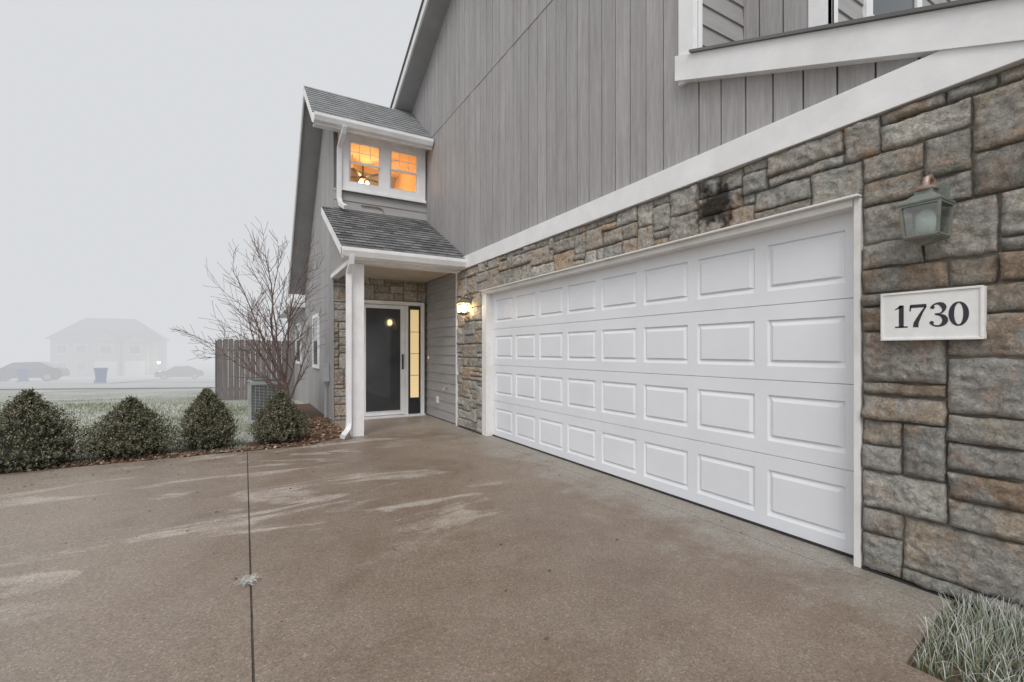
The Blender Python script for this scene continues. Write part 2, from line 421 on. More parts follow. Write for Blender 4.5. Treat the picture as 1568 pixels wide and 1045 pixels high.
# garage door
mb=MB('garage_door',[M_door,M_rub],house)
Y0,Y1,Z1=1.40,6.29,2.145; ncol=8; sec=Z1/4; XD=3.262
cw=(Y1-Y0-.10)/ncol
for s in range(4):
    za,zb=s*sec+(.02 if s==0 else .004),(s+1)*sec-.003
    def ring(o,i,do,di):
        (a0,a1,b0,b1),(c0,c1,e0,e1)=o,i
        O=[(XD+do,a0,b0),(XD+do,a1,b0),(XD+do,a1,b1),(XD+do,a0,b1)]
        I=[(XD+di,c0,e0),(XD+di,c1,e0),(XD+di,c1,e1),(XD+di,c0,e1)]
        for k in range(4):
            k2=(k+1)%4; mb.poly([O[k],I[k],I[k2],O[k2]])
    mb.poly([(XD,Y0,za),(XD,Y0,zb),(XD,Y0+.05,zb),(XD,Y0+.05,za)])
    mb.poly([(XD,Y1-.05,za),(XD,Y1-.05,zb),(XD,Y1,zb),(XD,Y1,za)])
    mb.poly([(XD,Y0,zb),(XD+.012,Y0,zb+.0035),(XD+.012,Y1,zb+.0035),(XD,Y1,zb)])
    mb.poly([(XD,Y0,za),(XD,Y1,za),(XD+.012,Y1,za-.0035),(XD+.012,Y0,za-.0035)])
    for c_ in range(ncol):
        a0=Y0+.05+c_*cw; a1=a0+cw
        p=(a0+.048,a1-.048,s*sec+.10,s*sec+.43)
        ring((a0,a1,za,zb),p,0,0)
        q=(p[0]+.012,p[1]-.012,p[2]+.036,p[3]-.005); ring(p,q,0,.017)
        q3=(q[0]+.030,q[1]-.030,q[2]+.010,q[3]-.040); ring(q,q3,.017,-.001)
        mb.poly([(XD-.001,q3[0],q3[2]),(XD-.001,q3[0],q3[3]),(XD-.001,q3[1],q3[3]),(XD-.001,q3[1],q3[2])])
mb.box(XD+.02,XD+.04,Y0,Y1,0,Z1,1); mb.box(XD-.004,XD+.03,Y0,Y1,0,.018,1)
mb.build(recalc=False)

# ================================================================ siding
def battens(mb,axis,plane,a0,a1,zlo,zhi,pitch=.203,gap=.012,t=.015,out=-1,seam=None,off=0):
    edges=[a0]; p=a0+pitch-off
    while p<a1-.02: edges.append(p); p+=pitch
    edges.append(a1)
    for i in range(len(edges)-1):
        s=edges[i]+(gap/2 if i else 0); e=edges[i+1]-(gap/2 if i<len(edges)-2 else 0)
        tt=t+U(-.0015,.0015)
        lo0,lo1=zlo(s),zlo(e); hi0,hi1=zhi(s),zhi(e)
        parts=[(lo0,lo1,hi0,hi1)]
        if seam and hi0>seam and hi1>seam: parts=[(lo0,lo1,seam-.007,seam-.007),(seam+.007,seam+.007,hi0,hi1)]
        for A,B,C,D in parts:
            if C-A<.01 and D-B<.01: continue
            C=max(C,A+.001); D=max(D,B+.001)
            if axis=='Y': mb.prism([(plane,s,A),(plane,e,B),(plane,e,D),(plane,s,C)],(out*tt,0,0))
            else: mb.prism([(s,plane,A),(e,plane,B),(e,plane,D),(s,plane,C)],(0,out*tt,0))
def lap(mb,axis,plane,a0,a1,z0,z1,exp=.17,out=-1):
    z=z0
    while z<z1-.01:
        zt=min(z+exp,z1)
        def P(a,d,zz): return (plane+out*d,a,zz) if axis=='Y' else (a,plane+out*d,zz)
        mb.poly([P(a0,.018,z),P(a1,.018,z),P(a1,.003,zt),P(a0,.003,zt)])
        mb.poly([P(a0,0,z),P(a1,0,z),P(a1,.018,z),P(a0,.018,z)])
        mb.poly([P(a0,0,z),P(a0,.018,z),P(a0,.003,zt),P(a0,0,zt)])
        mb.poly([P(a1,0,z),P(a1,.018,z),P(a1,.003,zt),P(a1,0,zt)])
        z=zt
PK=6.45
def rk(y): return 6.62+.45*(10.2-y) if y>PK else 6.62+.45*(10.2-PK)-.45*(PK-y)
def rk2(y): return 2.795+.408*(y-.898)
mb=MB('gable_wall_siding',[M_sid],house)
battens(mb,'Y',3.20,2.69,PK,lambda y:2.83,lambda y:rk(y)-.19,seam=5.47)
battens(mb,'Y',3.20,PK,10.35,lambda y:2.83,lambda y:rk(y)-.19,seam=5.47,off=.11)
battens(mb,'Y',3.20,.95,2.69,lambda y:2.83,lambda y:rk2(y)+.02,off=.05)
mb.build()
mb=MB('gable_wall_backing',[M_sidb],house)
mb.prism([(3.2,.5,2.6),(3.2,2.56,2.6),(3.2,10.3,2.6),(3.2,10.3,rk(10.3)-.2),(3.2,PK,rk(PK)-.2),(3.2,2.56,rk(2.56)-.2),(3.2,2.56,rk2(2.56)+.15),(3.2,.5,rk2(.5)+.1)],(.12,0,0))
mb.box(3.2,3.3,7.38,9.2,-.1,2.7)
mb.build()
mb=MB('seam_flashing',[M_soff],house); mb.box(3.178,3.2,2.7,10.0,5.464,5.476); mb.build()
mb=MB('band_trim',[M_white],house)
mb.box(3.122,3.2,.5,4.4,2.632,2.836); mb.box(3.122,3.2,4.403,7.42,2.632,2.836)
mb.box(3.15,3.2,2.545,2.70,3.5,7.0)
mb.box(3.2,3.24,2.53,2.545,3.5,7.0)
mb.box(3.145,3.2,7.385,7.44,0,2.632)
mb.build(bevel=.003)
mb=MB('garage_roof',[M_white,M_dr,M_soff],house)
y0=.2;y1=2.70
mb.prism([(3.108,y0,rk2(y0)),(3.108,y1,rk2(y1)),(3.108,y1,rk2(y1)+.205),(3.108,y0,rk2(y0)+.205)],(.085,0,0),0)
y1=2.54
mb.prism([(3.085,y0,rk2(y0)+.207),(3.085,y1,rk2(y1)+.207),(3.085,y1,rk2(y1)+.228),(3.085,y0,rk2(y0)+.228)],(5,0,0),1)
mb.box(3.196,8,.16,.2,rk2(.2),rk2(.2)+.2,0)
mb.build()
mb=MB('garage_side_wall',[M_lap],house); lap(mb,'X',.5,3.2,8,-.05,2.6); mb.build()
mb=MB('garage_side_core',[M_soff],house); mb.box(3.35,8,.502,.6,-.1,2.6); mb.build()
mb=MB('upper_return_siding',[M_lap],house)
lap(mb,'X',2.56,3.24,3.80,3.45,7.2); lap(mb,'X',1.86,3.88,9,3.2,7.2); mb.build()
mb=MB('upper_setback_siding',[M_sid],house)
battens(mb,'Y',3.82,2.0,2.55,lambda y:3.2,lambda y:7.2); mb.build()
mb=MB('upper_setback_backing',[M_sidb],house); mb.box(3.2,3.9,2.562,2.7,3.4,7.2); mb.box(3.822,9,1.862,2.56,3.1,7.2); mb.build()
mb=MB('upper_trim',[M_white],house); mb.box(3.79,3.82,1.83,2.0,3.2,7.2); mb.box(3.79,3.88,1.83,1.86,3.2,7.2)
for a in ((4.30,4.40),(5.22,5.32)): mb.box(a[0],a[1],1.82,1.86,3.92,5.6)
mb.box(4.40,5.22,1.82,1.86,3.9,4.0); mb.box(4.40,5.22,1.82,1.86,5.5,5.6)
mb.build(bevel=.003)
mb=MB('upper_window_glass',[M_glass],house); mb.box(4.40,5.22,1.842,1.85,4.0,5.5); mb.build()
mb=MB('main_roof',[M_dr,M_white,M_soff],house)
def rkseg(ya,yb,zoa,zob,x0,x1,th,mi):
    mb.prism([(x0,ya,rk(ya)+zoa),(x0,yb,rk(yb)+zoa),(x0,yb,rk(yb)+zoa+th),(x0,ya,rk(ya)+zoa+th)],(x1-x0,0,0),mi)
for ya,yb in ((10.55,PK),(PK,2.2)):
    rkseg(ya,yb,-.17,0,2.80,2.83,.17,1)
    rkseg(ya,yb,-.19,0,2.83,3.19,.03,2)
    rkseg(ya,yb,.002,0,2.77,9,.03,0)
mb.build()
mb=MB('main_body',[M_lap,M_soff],house)
mb.box(3.33,9,2.75,10.3,2.9,6.3,1); mb.box(3.6,9,.6,10.3,-.1,2.9,1)
mb.build()

# ================================================================ entry block
EX=1.42; EY=9.05
mb=MB('entry_upper_siding',[M_lap],house)
lap(mb,'X',EY,EX,3.2,3.75,4.28,.16); mb.build()
mb=MB('entry_side_siding',[M_sid],house)
def etop(y): return 5.45+(y-9.05)*.86 if y<9.96 else 6.23-.925*(y-9.96)
battens(mb,'Y',EX,9.05,13.6,lambda y:-.3,lambda y:max(etop(y),.1))
battens(mb,'Y',EX+.0,13.62,18.5,lambda y:-.6,lambda y:2.5,off=.1)
mb.build()
mb=MB('entry_core',[M_soff],house)
mb.prism([(EX+.002,9.12,-.4),(EX+.002,13.6,-.5),(EX+.002,13.6,2.8),(EX+.002,9.96,6.2),(EX+.002,9.12,5.42)],(.06,0,0))
mb.box(EX+.002,3.2,13.5,18.5,-.8,2.5)
mb.box(EX,3.2,9.12,9.2,2.7,4.2)
mb.build()
def shingle(mb,a,b,c,d,exp=.14,mi=0):
    a,b,c,d=map(Vector,(a,b,c,d)); L=(d-a).length; n=max(1,int(L/exp)); nrm=(b-a).cross(d-a).normalized()
    if nrm.z<0: nrm=-nrm
    w=(b-a).length; 
    for i in range(n):
        t0,t1=i/n,(i+1)/n
        p=a.lerp(d,t0)+nrm*.014; q=b.lerp(c,t0)+nrm*.014; r=b.lerp(c,t1)+nrm*.002; s=a.lerp(d,t1)+nrm*.002
        mb.poly([p,q,r,s],mi); mb.uv.append([(0,i*.14+.002),(w,i*.14+.002),(w,i*.14+.138),(0,i*.14+.138)])
        mb.poly([a.lerp(d,t0),b.lerp(c,t0),q,p],mi); mb.uv.append([(0,0)]*4)
mb=MB('entry_roof_shingles',[M_shin],house); mb.uv=[]
shingle(mb,(1.0,8.62,5.37),(3.18,8.62,5.37),(3.18,9.96,6.48),(1.0,9.96,6.48))
shingle(mb,(1.0,13.85,2.9),(3.18,13.85,2.9),(3.18,9.96,6.48),(1.0,9.96,6.48))
shingle(mb,(1.2,6.98,2.77),(3.17,6.98,2.77),(3.17,9.04,3.90),(1.2,9.04,3.90))
mb.build(recalc=False)
mb=MB('entry_roof_trim',[M_white,M_soff],house)
mb.prism([(1.03,8.66,5.22),(1.03,8.66,5.36),(1.03,8.55,5.36),(1.03,8.55,5.31),(1.03,8.59,5.24)],(2.13,0,0))
mb.box(1.03,3.18,8.662,8.69,5.20,5.355); mb.box(1.06,3.18,8.69,9.04,5.30,5.325)
def slope(x0,x1,ya,za,yb,zb,th,mi): mb.prism([(x0,ya,za),(x0,yb,zb),(x0,yb,zb-th),(x0,ya,za-th)],(x1-x0,0,0),mi)
slope(1.0,1.03,8.62,5.365,9.96,6.475,.17,0); slope(1.0,1.03,9.96,6.475,13.85,2.895,.19,0)
slope(1.03,1.42,8.69,5.34,9.96,6.40,.05,1); slope(1.03,1.42,9.96,6.40,13.8,2.86,.05,1)
slope(1.03,3.18,8.66,5.385,9.96,6.46,.03,1); slope(1.03,3.18,9.96,6.46,13.8,2.88,.03,1)
mb.prism([(1.2,7.03,2.63),(1.2,7.03,2.77),(1.2,6.93,2.77),(1.2,6.93,2.72),(1.2,6.97,2.645)],(1.93,0,0))
mb.box(1.22,3.14,7.032,7.06,2.62,2.765); 
slope(1.2,1.23,6.98,2.765,9.04,3.895,.14,0); slope(1.23,3.17,7.0,2.77,9.04,3.89,.03,1)
mb.build(bevel=.003)
mb=MB('porch_ceiling',[M_ceil,M_white],house)
mb.box(1.36,3.18,7.2,9.05,2.665,2.69); mb.box(1.36,3.14,7.2,7.38,2.60,2.664,1); mb.box(1.36,1.50,7.382,9.04,2.60,2.664,1)
mb.box(1.24,3.14,7.062,7.2,2.64,2.66,1)
mb.build()
mb=MB('porch_gable_infill',[M_lap],house)
mb.prism([(1.38,7.25,2.665),(1.38,9.04,2.665),(1.38,9.04,3.74),(1.38,7.25,2.78)],(.03,0,0)); mb.build()
mb=MB('porch_column',[M_white],house)
mb.box(1.40,1.57,7.24,7.40,.0,2.598)
mb.box(1.396,1.574,7.236,7.404,.0,.012)
mb.build(bevel=.005)
mb=MB('downspout',[M_white],house)
def spout(path): mb.tube(path,.05,4,0,math.pi/4)
spout([(1.34,6.98,2.68),(1.34,7.02,2.56),(1.335,7.19,2.42),(1.335,7.19,.22),(1.32,7.16,.12),(1.22,7.02,.05)])
spout([(1.53,8.60,5.25),(1.52,8.66,5.16),(1.50,8.96,5.0),(1.50,8.985,4.08),(1.52,8.93,3.96),(1.58,8.78,3.87)])
mb.build()
mb=MB('porch_wall_siding',[M_lap],house); lap(mb,'Y',3.2,7.44,9.05,.02,2.665,.17); mb.build()
mb=MB('faucet_and_outlet',[M_white,M_copper],house)
mb.box(3.16,3.19,8.35,8.43,.30,.42,0); mb.tube([(3.19,7.9,.62),(3.12,7.9,.62),(3.09,7.9,.58)],.014,6,1)
mb.tube([(1.9,9.02,4.02),(2.2,9.02,4.03),(2.3,9.02,4.0),(2.32,9.02,3.9)],.012,5,1)
mb.build()
mb=MB('entry_door_frame',[M_white,M_screen,M_side,M_black,M_copper,M_bell],house)
yf,yb=9.0,9.1
mb.box(1.845,1.92,yf,yb,.03,2.25); mb.box(3.06,3.13,yf,yb,.03,2.25); mb.box(1.92,3.06,yf,yb,2.18,2.25); mb.box(2.74,2.80,yf,yb,.03,2.18)
mb.box(1.845,3.13,8.93,yb,.0,.035)
mb.box(1.925,2.735,9.02,9.05,.045,2.17,0)
mb.box(1.985,2.645,9.014,9.02,.13,2.10,1)
for b_ in ((1.977,1.985,.12,2.11),(2.645,2.653,.12,2.11)): mb.box(b_[0],b_[1],9.008,9.02,b_[2],b_[3],0)
mb.box(1.985,2.645,9.008,9.02,.12,.13,0); mb.box(1.985,2.645,9.008,9.02,2.10,2.11,0)
mb.box(2.685,2.697,8.96,8.975,.95,1.2,3); mb.box(2.68,2.70,8.975,9.02,1.0,1.02,3); mb.box(2.68,2.70,8.975,9.02,1.14,1.16,3); mb.box(2.675,2.71,9.012,9.02,.92,1.22,3)
mb.box(2.81,3.05,9.03,9.06,.04,2.17,3)
mb.box(2.85,3.02,9.022,9.03,.36,2.10,2)
for z in (.80,1.23,1.66): mb.box(2.85,3.02,9.016,9.022,z-.006,z+.006,4)
mb.box(3.165,3.185,8.86,8.90,1.12,1.2,0); mb.box(3.16,3.165,8.87,8.89,1.14,1.17,5)
mb.build(bevel=.003)
mb=MB('entry_upper_windows',[M_white,M_wglass],house)
yf,yb=9.0,9.12
zc0,zc1=4.27,5.31; gA=(1.68,2.27); gB=(2.44,3.01); z0,z1=4.42,5.20
mb.box(1.50,gA[0],yf,yb,zc0,zc1); mb.box(gA[1],gB[0],yf,yb,zc0,zc1); mb.box(gB[1],3.15,yf,yb,zc0,zc1)
for g in (gA,gB):
    mb.box(g[0],g[1],yf,yb,zc0,z0); mb.box(g[0],g[1],yf,yb,z1,zc1)
    a,b_=g; zm=(z0+z1)/2
    for (p,q,y) in ((zm-.02,z1,9.03),(z0,zm+.02,9.055)):
        mb.box(a,a+.035,y,y+.03,p,q); mb.box(b_-.035,b_,y,y+.03,p,q); mb.box(a+.035,b_-.035,y,y+.03,q-.035,q); mb.box(a+.035,b_-.035,y,y+.03,p,p+.035)
    for k in (1,2): 
        xx=a+(b_-a)*k/3; mb.box(xx-.005,xx+.005,9.04,9.05,zm+.015,z1-.035)
    mb.box(a+.035,b_-.035,9.041,9.049,zm+.19,zm+.20)
    mb.box(a+.02,b_-.02,9.052,9.053,z0,z1,1)
mb.box(1.48,3.16,8.97,9.0,4.24,4.285)
mb.build(bevel=.002)
mb=MB('entry_upper_room',[M_room,M_roomc,M_black,M_roomlamp,M_white],house)
mb.poly([(1.5,12,4.0),(3.15,12,4.0),(3.15,12,5.6),(1.5,12,5.6)]); mb.poly([(1.5,9.13,3.9),(1.5,12,3.9),(1.5,12,5.6),(1.5,9.13,5.6)])
mb.poly([(3.15,9.13,3.9),(3.15,12,3.9),(3.15,12,5.6),(3.15,9.13,5.6)]); mb.poly([(1.5,9.13,4.0),(3.15,9.13,4.0),(3.15,12,4.0),(1.5,12,4.0)],0)
mb.poly([(1.5,9.13,5.33),(3.15,9.13,5.33),(3.15,12,5.45),(1.5,12,5.45)],1)
cx,cy,cz=2.25,10.5,5.08
mb.tube([(cx,cy,5.4),(cx,cy,cz)],.015,6,2); mb.lathe((cx,cy,cz-.06),[(.03,0),(.07,.03),(.06,.08)],10,2)
for k in range(5):
    a=k*1.2566+.3; d=Vector((math.cos(a),math.sin(a),0)); n_=Vector((-d.y,d.x,0))*.06
    o_=Vector((cx,cy,cz)); mb.poly([o_+d*.08-n_*.6,o_+d*.55-n_,o_+d*.55+n_,o_+d*.08+n_*.6],2)
for a in (0,2.1,4.2): mb.lathe((cx+.09*math.cos(a),cy+.09*math.sin(a),cz-.16),[(.01,0),(.035,.02),(.04,.06),(.02,.09)],8,3)
mb.box(1.55,2.1,11.6,11.98,4.0,4.95,2); mb.box(2.6,3.1,11.5,11.98,4.0,4.8,2)
mb.build(recalc=False)
def plight(name,loc,e,c,r,par=None):
    l=bpy.data.lights.new(name,'POINT'); l.energy=e; l.color=c; l.shadow_soft_size=r
    ob=bpy.data.objects.new(name,l); ob.location=loc; col.objects.link(ob)
    if par: ob.parent=par
plight('room_light',(2.25,10.3,4.75),26,(1,.64,.30),.1,house)
mb=MB('side_windows',[M_white,M_glass,M_ac],house)
for (a,b_) in ((10.9,11.7),(14.6,15.8)):
    mb.box(1.37,1.405,a-.09,a,.9,2.1); mb.box(1.37,1.405,b_,b_+.09,.9,2.1); mb.box(1.37,1.405,a,b_,.9,.98); mb.box(1.37,1.405,a,b_,2.02,2.1)
    mb.box(1.385,1.40,a,b_,.98,2.02,1)
mb.box(1.30,1.40,9.45,9.7,.7,1.05,2); mb.box(1.33,1.36,9.55,9.58,-.05,.7,2)
mb.box(1.0,1.42,13.6,18.5,2.45,2.62,0); mb.box(1.36,1.41,18.35,18.5,-.7,2.45,0)
mb.build(bevel=.002)

# ================================================================ wall lanterns
m,nt,b,o=newmat('seeded_pane'); M_pane=m
tr=N(nt,'ShaderNodeBsdfTransparent'); tr.inputs[0].default_value=(.88,.93,.9,1); gl=N(nt,'ShaderNodeBsdfGlossy'); gl.inputs['Roughness'].default_value=.15
ms=N(nt,'ShaderNodeMixShader'); ms.inputs[0].default_value=.2
nt.links.new(tr.outputs[0],ms.inputs[1]); nt.links.new(gl.outputs[0],ms.inputs[2]); nt.links.new(ms.outputs[0],o.inputs[0])
def lantern(Y,Z,lit):
    e=empty('wall_lantern',(3.15,Y,Z)); e.scale=(1,1,.85)
    mb=MB('lantern_body',[M_verd,M_copper],e)
    mb.box(-.02,.02,-.055,.055,-.10,.14,0)
    cx=-.125
    path=[(-.01,0,.06),(-.03,0,.12),(-.05,0,.165),(-.085,0,.18),(-.115,0,.165),(cx,0,.135),(cx,0,.11)]
    mb.tube(path,.016,8,1)
    q=math.pi/4
    mb.lathe((cx,0,.0),[(.125,.0),(.128,.012),(.10,.03),(.06,.062),(.052,.066),(.052,.085),(.056,.09),(.03,.11),(.015,.12)],4,0,q)
    mb.lathe((cx,0,.085),[(.05,0),(.055,.012),(.03,.03)],12,1)
    for sx in(-1,1):
        for sy in(-1,1):
            mb.tube([(cx+sx*.080,sy*.080,.0),(cx+sx*.068,sy*.068,-.19)],.009,4,0,q)
    for zz,rr in ((-.004,.078),(-.188,.068)):
        for sx,sy in ((1,0),(-1,0)): mb.box(cx+sx*rr-.007,cx+sx*rr+.007,-rr,rr,zz-.008,zz+.004)
        for sy in (-1,1): mb.box(cx-rr,cx+rr,sy*rr-.007,sy*rr+.007,zz-.008,zz+.004)
    mb.lathe((cx,0,-.215),[(.03,-.02),(.06,0),(.10,.012),(.10,.022),(.09,.026)],4,0,q)
    mb.build(bevel=.0015)
    g=MB('lantern_glass',[M_ext if lit else M_frost],e,smooth=True)
    if lit: g.lathe((cx,0,-.15),[(.012,-.03),(.045,0),(.058,.05),(.045,.1),(.01,.13)],14)
    else: g.lathe((cx,0,-.15),[(.012,-.03),(.035,-.01),(.042,.05),(.035,.1),(.015,.13)],14)
    g.build()
    g=MB('lantern_panes',[M_pane],e)
    for sx in(-1,1):
        g.poly([(cx+sx*.062,-.062,-.188),(cx+sx*.062,.062,-.188),(cx+sx*.073,.073,0),(cx+sx*.073,-.073,0)])
        g.poly([(cx-.062,sx*.062,-.188),(cx+.062,sx*.062,-.188),(cx+.073,sx*.073,0),(cx-.073,sx*.073,0)])
    g.build()
    if lit: plight('lantern_bulb',(cx-.0,0,-.09),60,(1,.70,.40),.05,e)
lantern(1.02,2.025,False); lantern(6.83,2.05,True)

# ================================================================ house number sign
e=empty('house_number_sign')
mb=MB('plaque',[M_plaq],e); mb.box(3.105,3.15,.826,1.247,1.338,1.60); mb.build(bevel=.006)
mb=MB('plaque_border',[M_plaq],e)
for b_ in ((.826,1.247,1.588,1.60),(.826,1.247,1.338,1.35),(.826,.838,1.35,1.588),(1.235,1.247,1.35,1.588)): mb.box(3.098,3.106,*b_)
mb.build(bevel=.002)
mb=MB('numerals',[M_ink],e)
def stroke(pts,ws,ou,ov):
    P=[Vector((a,b_)) for a,b_ in pts]
    L=[];Rr=[]
    for i,p in enumerate(P):
        t=(P[min(i+1,len(P)-1)]-P[max(i-1,0)]).normalized(); n=Vector((-t.y,t.x))*(ws[i] if hasattr(ws,'__len__') else ws)/2
        L.append(p+n);Rr.append(p-n)
    def W3(q): return (3.1035,1.0365-(q.x+ou)*1.08,1.468+(q.y+ov)*1.08)
    for i in range(len(P)-1):
        mb.poly([W3(L[i]),W3(L[i+1]),W3(Rr[i+1]),W3(Rr[i])])
def disc(cx_,cy_,r,ou,ov):
    mb.poly([(3.1032,1.0365-(cx_+ou+r*math.cos(k*.5236))*1.08,1.468+(cy_+ov+r*math.sin(k*.5236))*1.08) for k in range(12)])
H=.056
o1=-.108; stroke([(0,-H),(0,H)],.020,o1,0); stroke([(-.026,-H+.003),(.026,-H+.003)],.007,o1,0); stroke([(-.026,H-.020),(-.012,H-.012),(.004,H-.004)],[.004,.008,.012],o1,0)
o2=-.040; stroke([(-.032,H-.008),(.032,H-.008)],.016,o2,0); stroke([(-.030,H-.004),(-.032,H-.032)],.006,o2,0)
stroke([(.030,H-.012),(.016,.02),(.0,-.015),(-.008,-.035),(-.010,-H)],[.007,.010,.016,.020,.022],o2,0)
o3=.036
up=[(-.024,H-.020)]+[(.024*math.cos(a)-.002,.029+.025*math.sin(a)) for a in [math.radians(150-k*20) for k in range(12)]]+[(-.012,.004)]
stroke(up,[.006,.007,.007,.008,.010,.016,.02,.021,.02,.014,.009,.007,.006,.006],o3,0)
lo=[(-.012,.004)]+[(.028*math.cos(a)-.002,-.027+.027*math.sin(a)) for a in [math.radians(80-k*22) for k in range(12)]]
stroke(lo,[.006,.008,.014,.020,.022,.022,.020,.014,.009,.007,.007,.008,.01],o3,0)
disc(-.021,.037,.0085,o3,0); disc(-.024,-.037,.0085,o3,0)
o4=.110
pts=[(.026*math.cos(a),(H-.003)*math.sin(a)) for a in [k*2*math.pi/32 for k in range(33)]]
stroke(pts,[.006+.014*abs(math.cos(k*2*math.pi/32))**1.3 for k in range(33)],o4,0)
mb.build(recalc=False)

# ================================================================ air conditioner
e=empty('air_conditioner_unit',(.38,10.2,-.05))
mb=MB('cabinet',[M_ac,M_acd],e)
mb.box(-.33,.33,-.33,.33,0,.06); mb.box(-.29,.29,-.29,.29,.06,.72,1); mb.box(-.33,.33,-.33,.33,.70,.76)
for sx in(-1,1):
    for sy in(-1,1): mb.box(sx*.30-.03,sx*.30+.03,sy*.30-.03,sy*.30+.03,.06,.70)
for k in range(22):
    z=.09+k*.028
    mb.box(-.27,.27,-.315,-.30,z,z+.010); mb.box(-.315,-.30,-.27,.27,z,z+.010)
for k in range(9): 
    x=-.27+k*.0675; mb.box(x-.004,x+.004,-.322,-.315,.06,.70); mb.box(-.322,-.315,x-.004,x+.004,.06,.70)
mb.lathe((0,0,.76),[(.27,0),(.27,.02),(.22,.03)],20,1)
mb.build()
# fence
mb=MB('wooden_fence',[M_fence])
x=-.72
while x<1.38:
    y=16.6; z=gz(x,y); h=1.86+U(-.02,.02)
    w=.138; mb.prism([(x,y,z),(x+w,y,z),(x+w,y,z+h-.04),(x+w-.03,y,z+h),(x+.03,y,z+h),(x,y,z+h-.04)],(0,.02,0)); x+=.146
y=16.62
while y<24:
    z=gz(-.75,y); mb.box(-.77,-.75,y,y+.138,z,z+1.83+U(-.015,.015)); y+=.146
for zz in (.3,1.5): mb.box(-.75,1.38,16.62,16.66,gz(0,16.6)+zz,gz(0,16.6)+zz+.09)
mb.build()

# ================================================================ shrubs
def shrub(x,y,rx,h,seed,sh):
    random.seed(seed)
    e=empty('evergreen_shrub',(x,y,-.02))
    def prof(t):
        lo=math.sin(min(1,(t+.14)/.40)*math.pi/2)
        hi=1-max(0,(t-.20)/.82)**sh
        return lo*max(.04,hi)
    lob=[(U(0,6.28),U(.1,.75),U(.10,.26)) for _ in range(9)]
    def rad(t,a): 
        r=rx*max(.03,prof(t))
        k=1+.22*noise.noise(Vector((math.cos(a)*1.7,math.sin(a)*1.7,t*4+seed)))+.26*noise.noise(Vector((math.cos(a)*4,math.sin(a)*4,t*8+seed)))
        for (la,lt,ls) in lob:
            da=abs((a-la+math.pi)%(2*math.pi)-math.pi); k+=ls*math.exp(-(da/.4)**2-((t-lt)/.13)**2)*.8
        return r*k
    c=MB('core',[M_core],e); n=24
    for j in range(13):
        t=j/12
        for k in range(n):
            a=2*math.pi*k/n; r=rad(t,a)*.70; c.v.append((r*math.cos(a),r*math.sin(a),t*h*.86+.01))
    for j in range(12):
        for k in range(n): c.f.append([j*n+k,j*n+(k+1)%n,(j+1)*n+(k+1)%n,(j+1)*n+k]); c.mi.append(0)
    c.f.append([12*n+k for k in range(n)]); c.mi.append(0)
    c.build()
    L=MB('foliage',[M_leaf],e)
    for i in range(2900):
        t=R()**.95; a=U(0,6.283); r=rad(t,a)*U(.66,1.0)
        if R()<.06: r*=1.08
        p=Vector((r*math.cos(a),r*math.sin(a),t*h+U(-.02,.03)))
        out=Vector((math.cos(a),math.sin(a),.6+t*1.6)).normalized()
        out=(out+Vector((U(-.6,.6),U(-.6,.6),U(-.3,.9)))).normalized()
        side=out.cross(Vector((U(-1,1),U(-1,1),U(-1,1)))).normalized(); up=side.cross(out)
        ln=U(.04,.08)
        for k in range(5):
            q=p+out*ln*k/5; ang=k*2.4; dd=(side*math.cos(ang)+up*math.sin(ang)+out*.9).normalized(); s=U(.013,.024)
            w=dd.cross(out).normalized()*s*.36
            L.poly([q,q+dd*s*.6+w,q+dd*s*1.3,q+dd*s*.6-w])
    L.build(recalc=False)
shrub(-2.10,7.20,.53,.80,11,1.15); shrub(-1.22,7.33,.47,.67,12,1.3); shrub(-.43,7.40,.315,.74,13,1.8); shrub(.44,7.44,.375,.67,14,1.6)
random.seed(99)
# ================================================================ bare tree
def tree_mesh(seed,tw=1.0,left=True):
    random.seed(seed); mb=MB('branches',[M_bark])
    def br(p,d,L,r,lv):
        n=max(4,int(L/.09)); path=[p.copy()]; rr=[r]; q=p.copy(); dd=d.normalized(); kids=[]
        for i in range(n):
            j=.10 if lv else .05
            dd=(dd+Vector((U(-j,j),U(-j,j),U(-j,j)+ (.02 if lv>0 else 0)))).normalized()
            q=q+dd*L/n; path.append(q.copy()); rr.append(max(.0028*tw,r*(1-.8*(i+1)/n)))
            kids.append((q.copy(),dd.copy(),(i+1)/n))
        mb.tube(path,rr,5 if lv<2 else 3)
        if lv<3:
            cnt={0:0,1:11,2:8}[lv]
            for k in range(cnt):
                q,dd,t=kids[min(n-1,int(U(.15,.98)*n))]
                ax=dd.cross(Vector((U(-1,1),U(-1,1),U(-1,1)))).normalized()
                an=U(.35,.95); nd=dd*math.cos(an)+ax*math.sin(an); nd.z+=.10
                br(q,nd,L*U(.3,.55)*(1.15-t*.5),r*(1-.75*t)*.6+.001,lv+1)
    trunk=[Vector((0,0,0)),Vector((.02,0,.2)),Vector((.0,.02,.45)),Vector((-.03,0,.75))]
    mb.tube(trunk,[.06,.05,.046,.04],8)
    for (s,dz,L,r) in [((.02,0,.22),(-.75,.1,.9),1.4,.022),((0,0,.3),(.4,.3,1),1.5,.022),((-.02,0,.5),(-.5,-.45,1),1.8,.024),((-.03,0,.72),(-.2,.2,1),2.3,.027),
                       ((-.03,0,.75),(.12,-.1,1),2.1,.025),((-.03,0,.6),(-.95,0,.62),1.5,.02),((-.02,0,.65),(.3,-.5,1),1.5,.018),((-.02,0,.7),(-.55,.5,.9),1.7,.02),((-.03,0,.74),(-.6,-.1,1.05),2.1,.02),((-.03,0,.7),(-.35,-.2,1.1),2.2,.02)]:
        br(Vector(s),Vector(dz),L*U(.9,1.05),r,1)
    return mb
e=empty('bare_tree',(.66,9.2,-.03)); tm=tree_mesh(5); tm.parent=e; t_ob=tm.build(recalc=False)
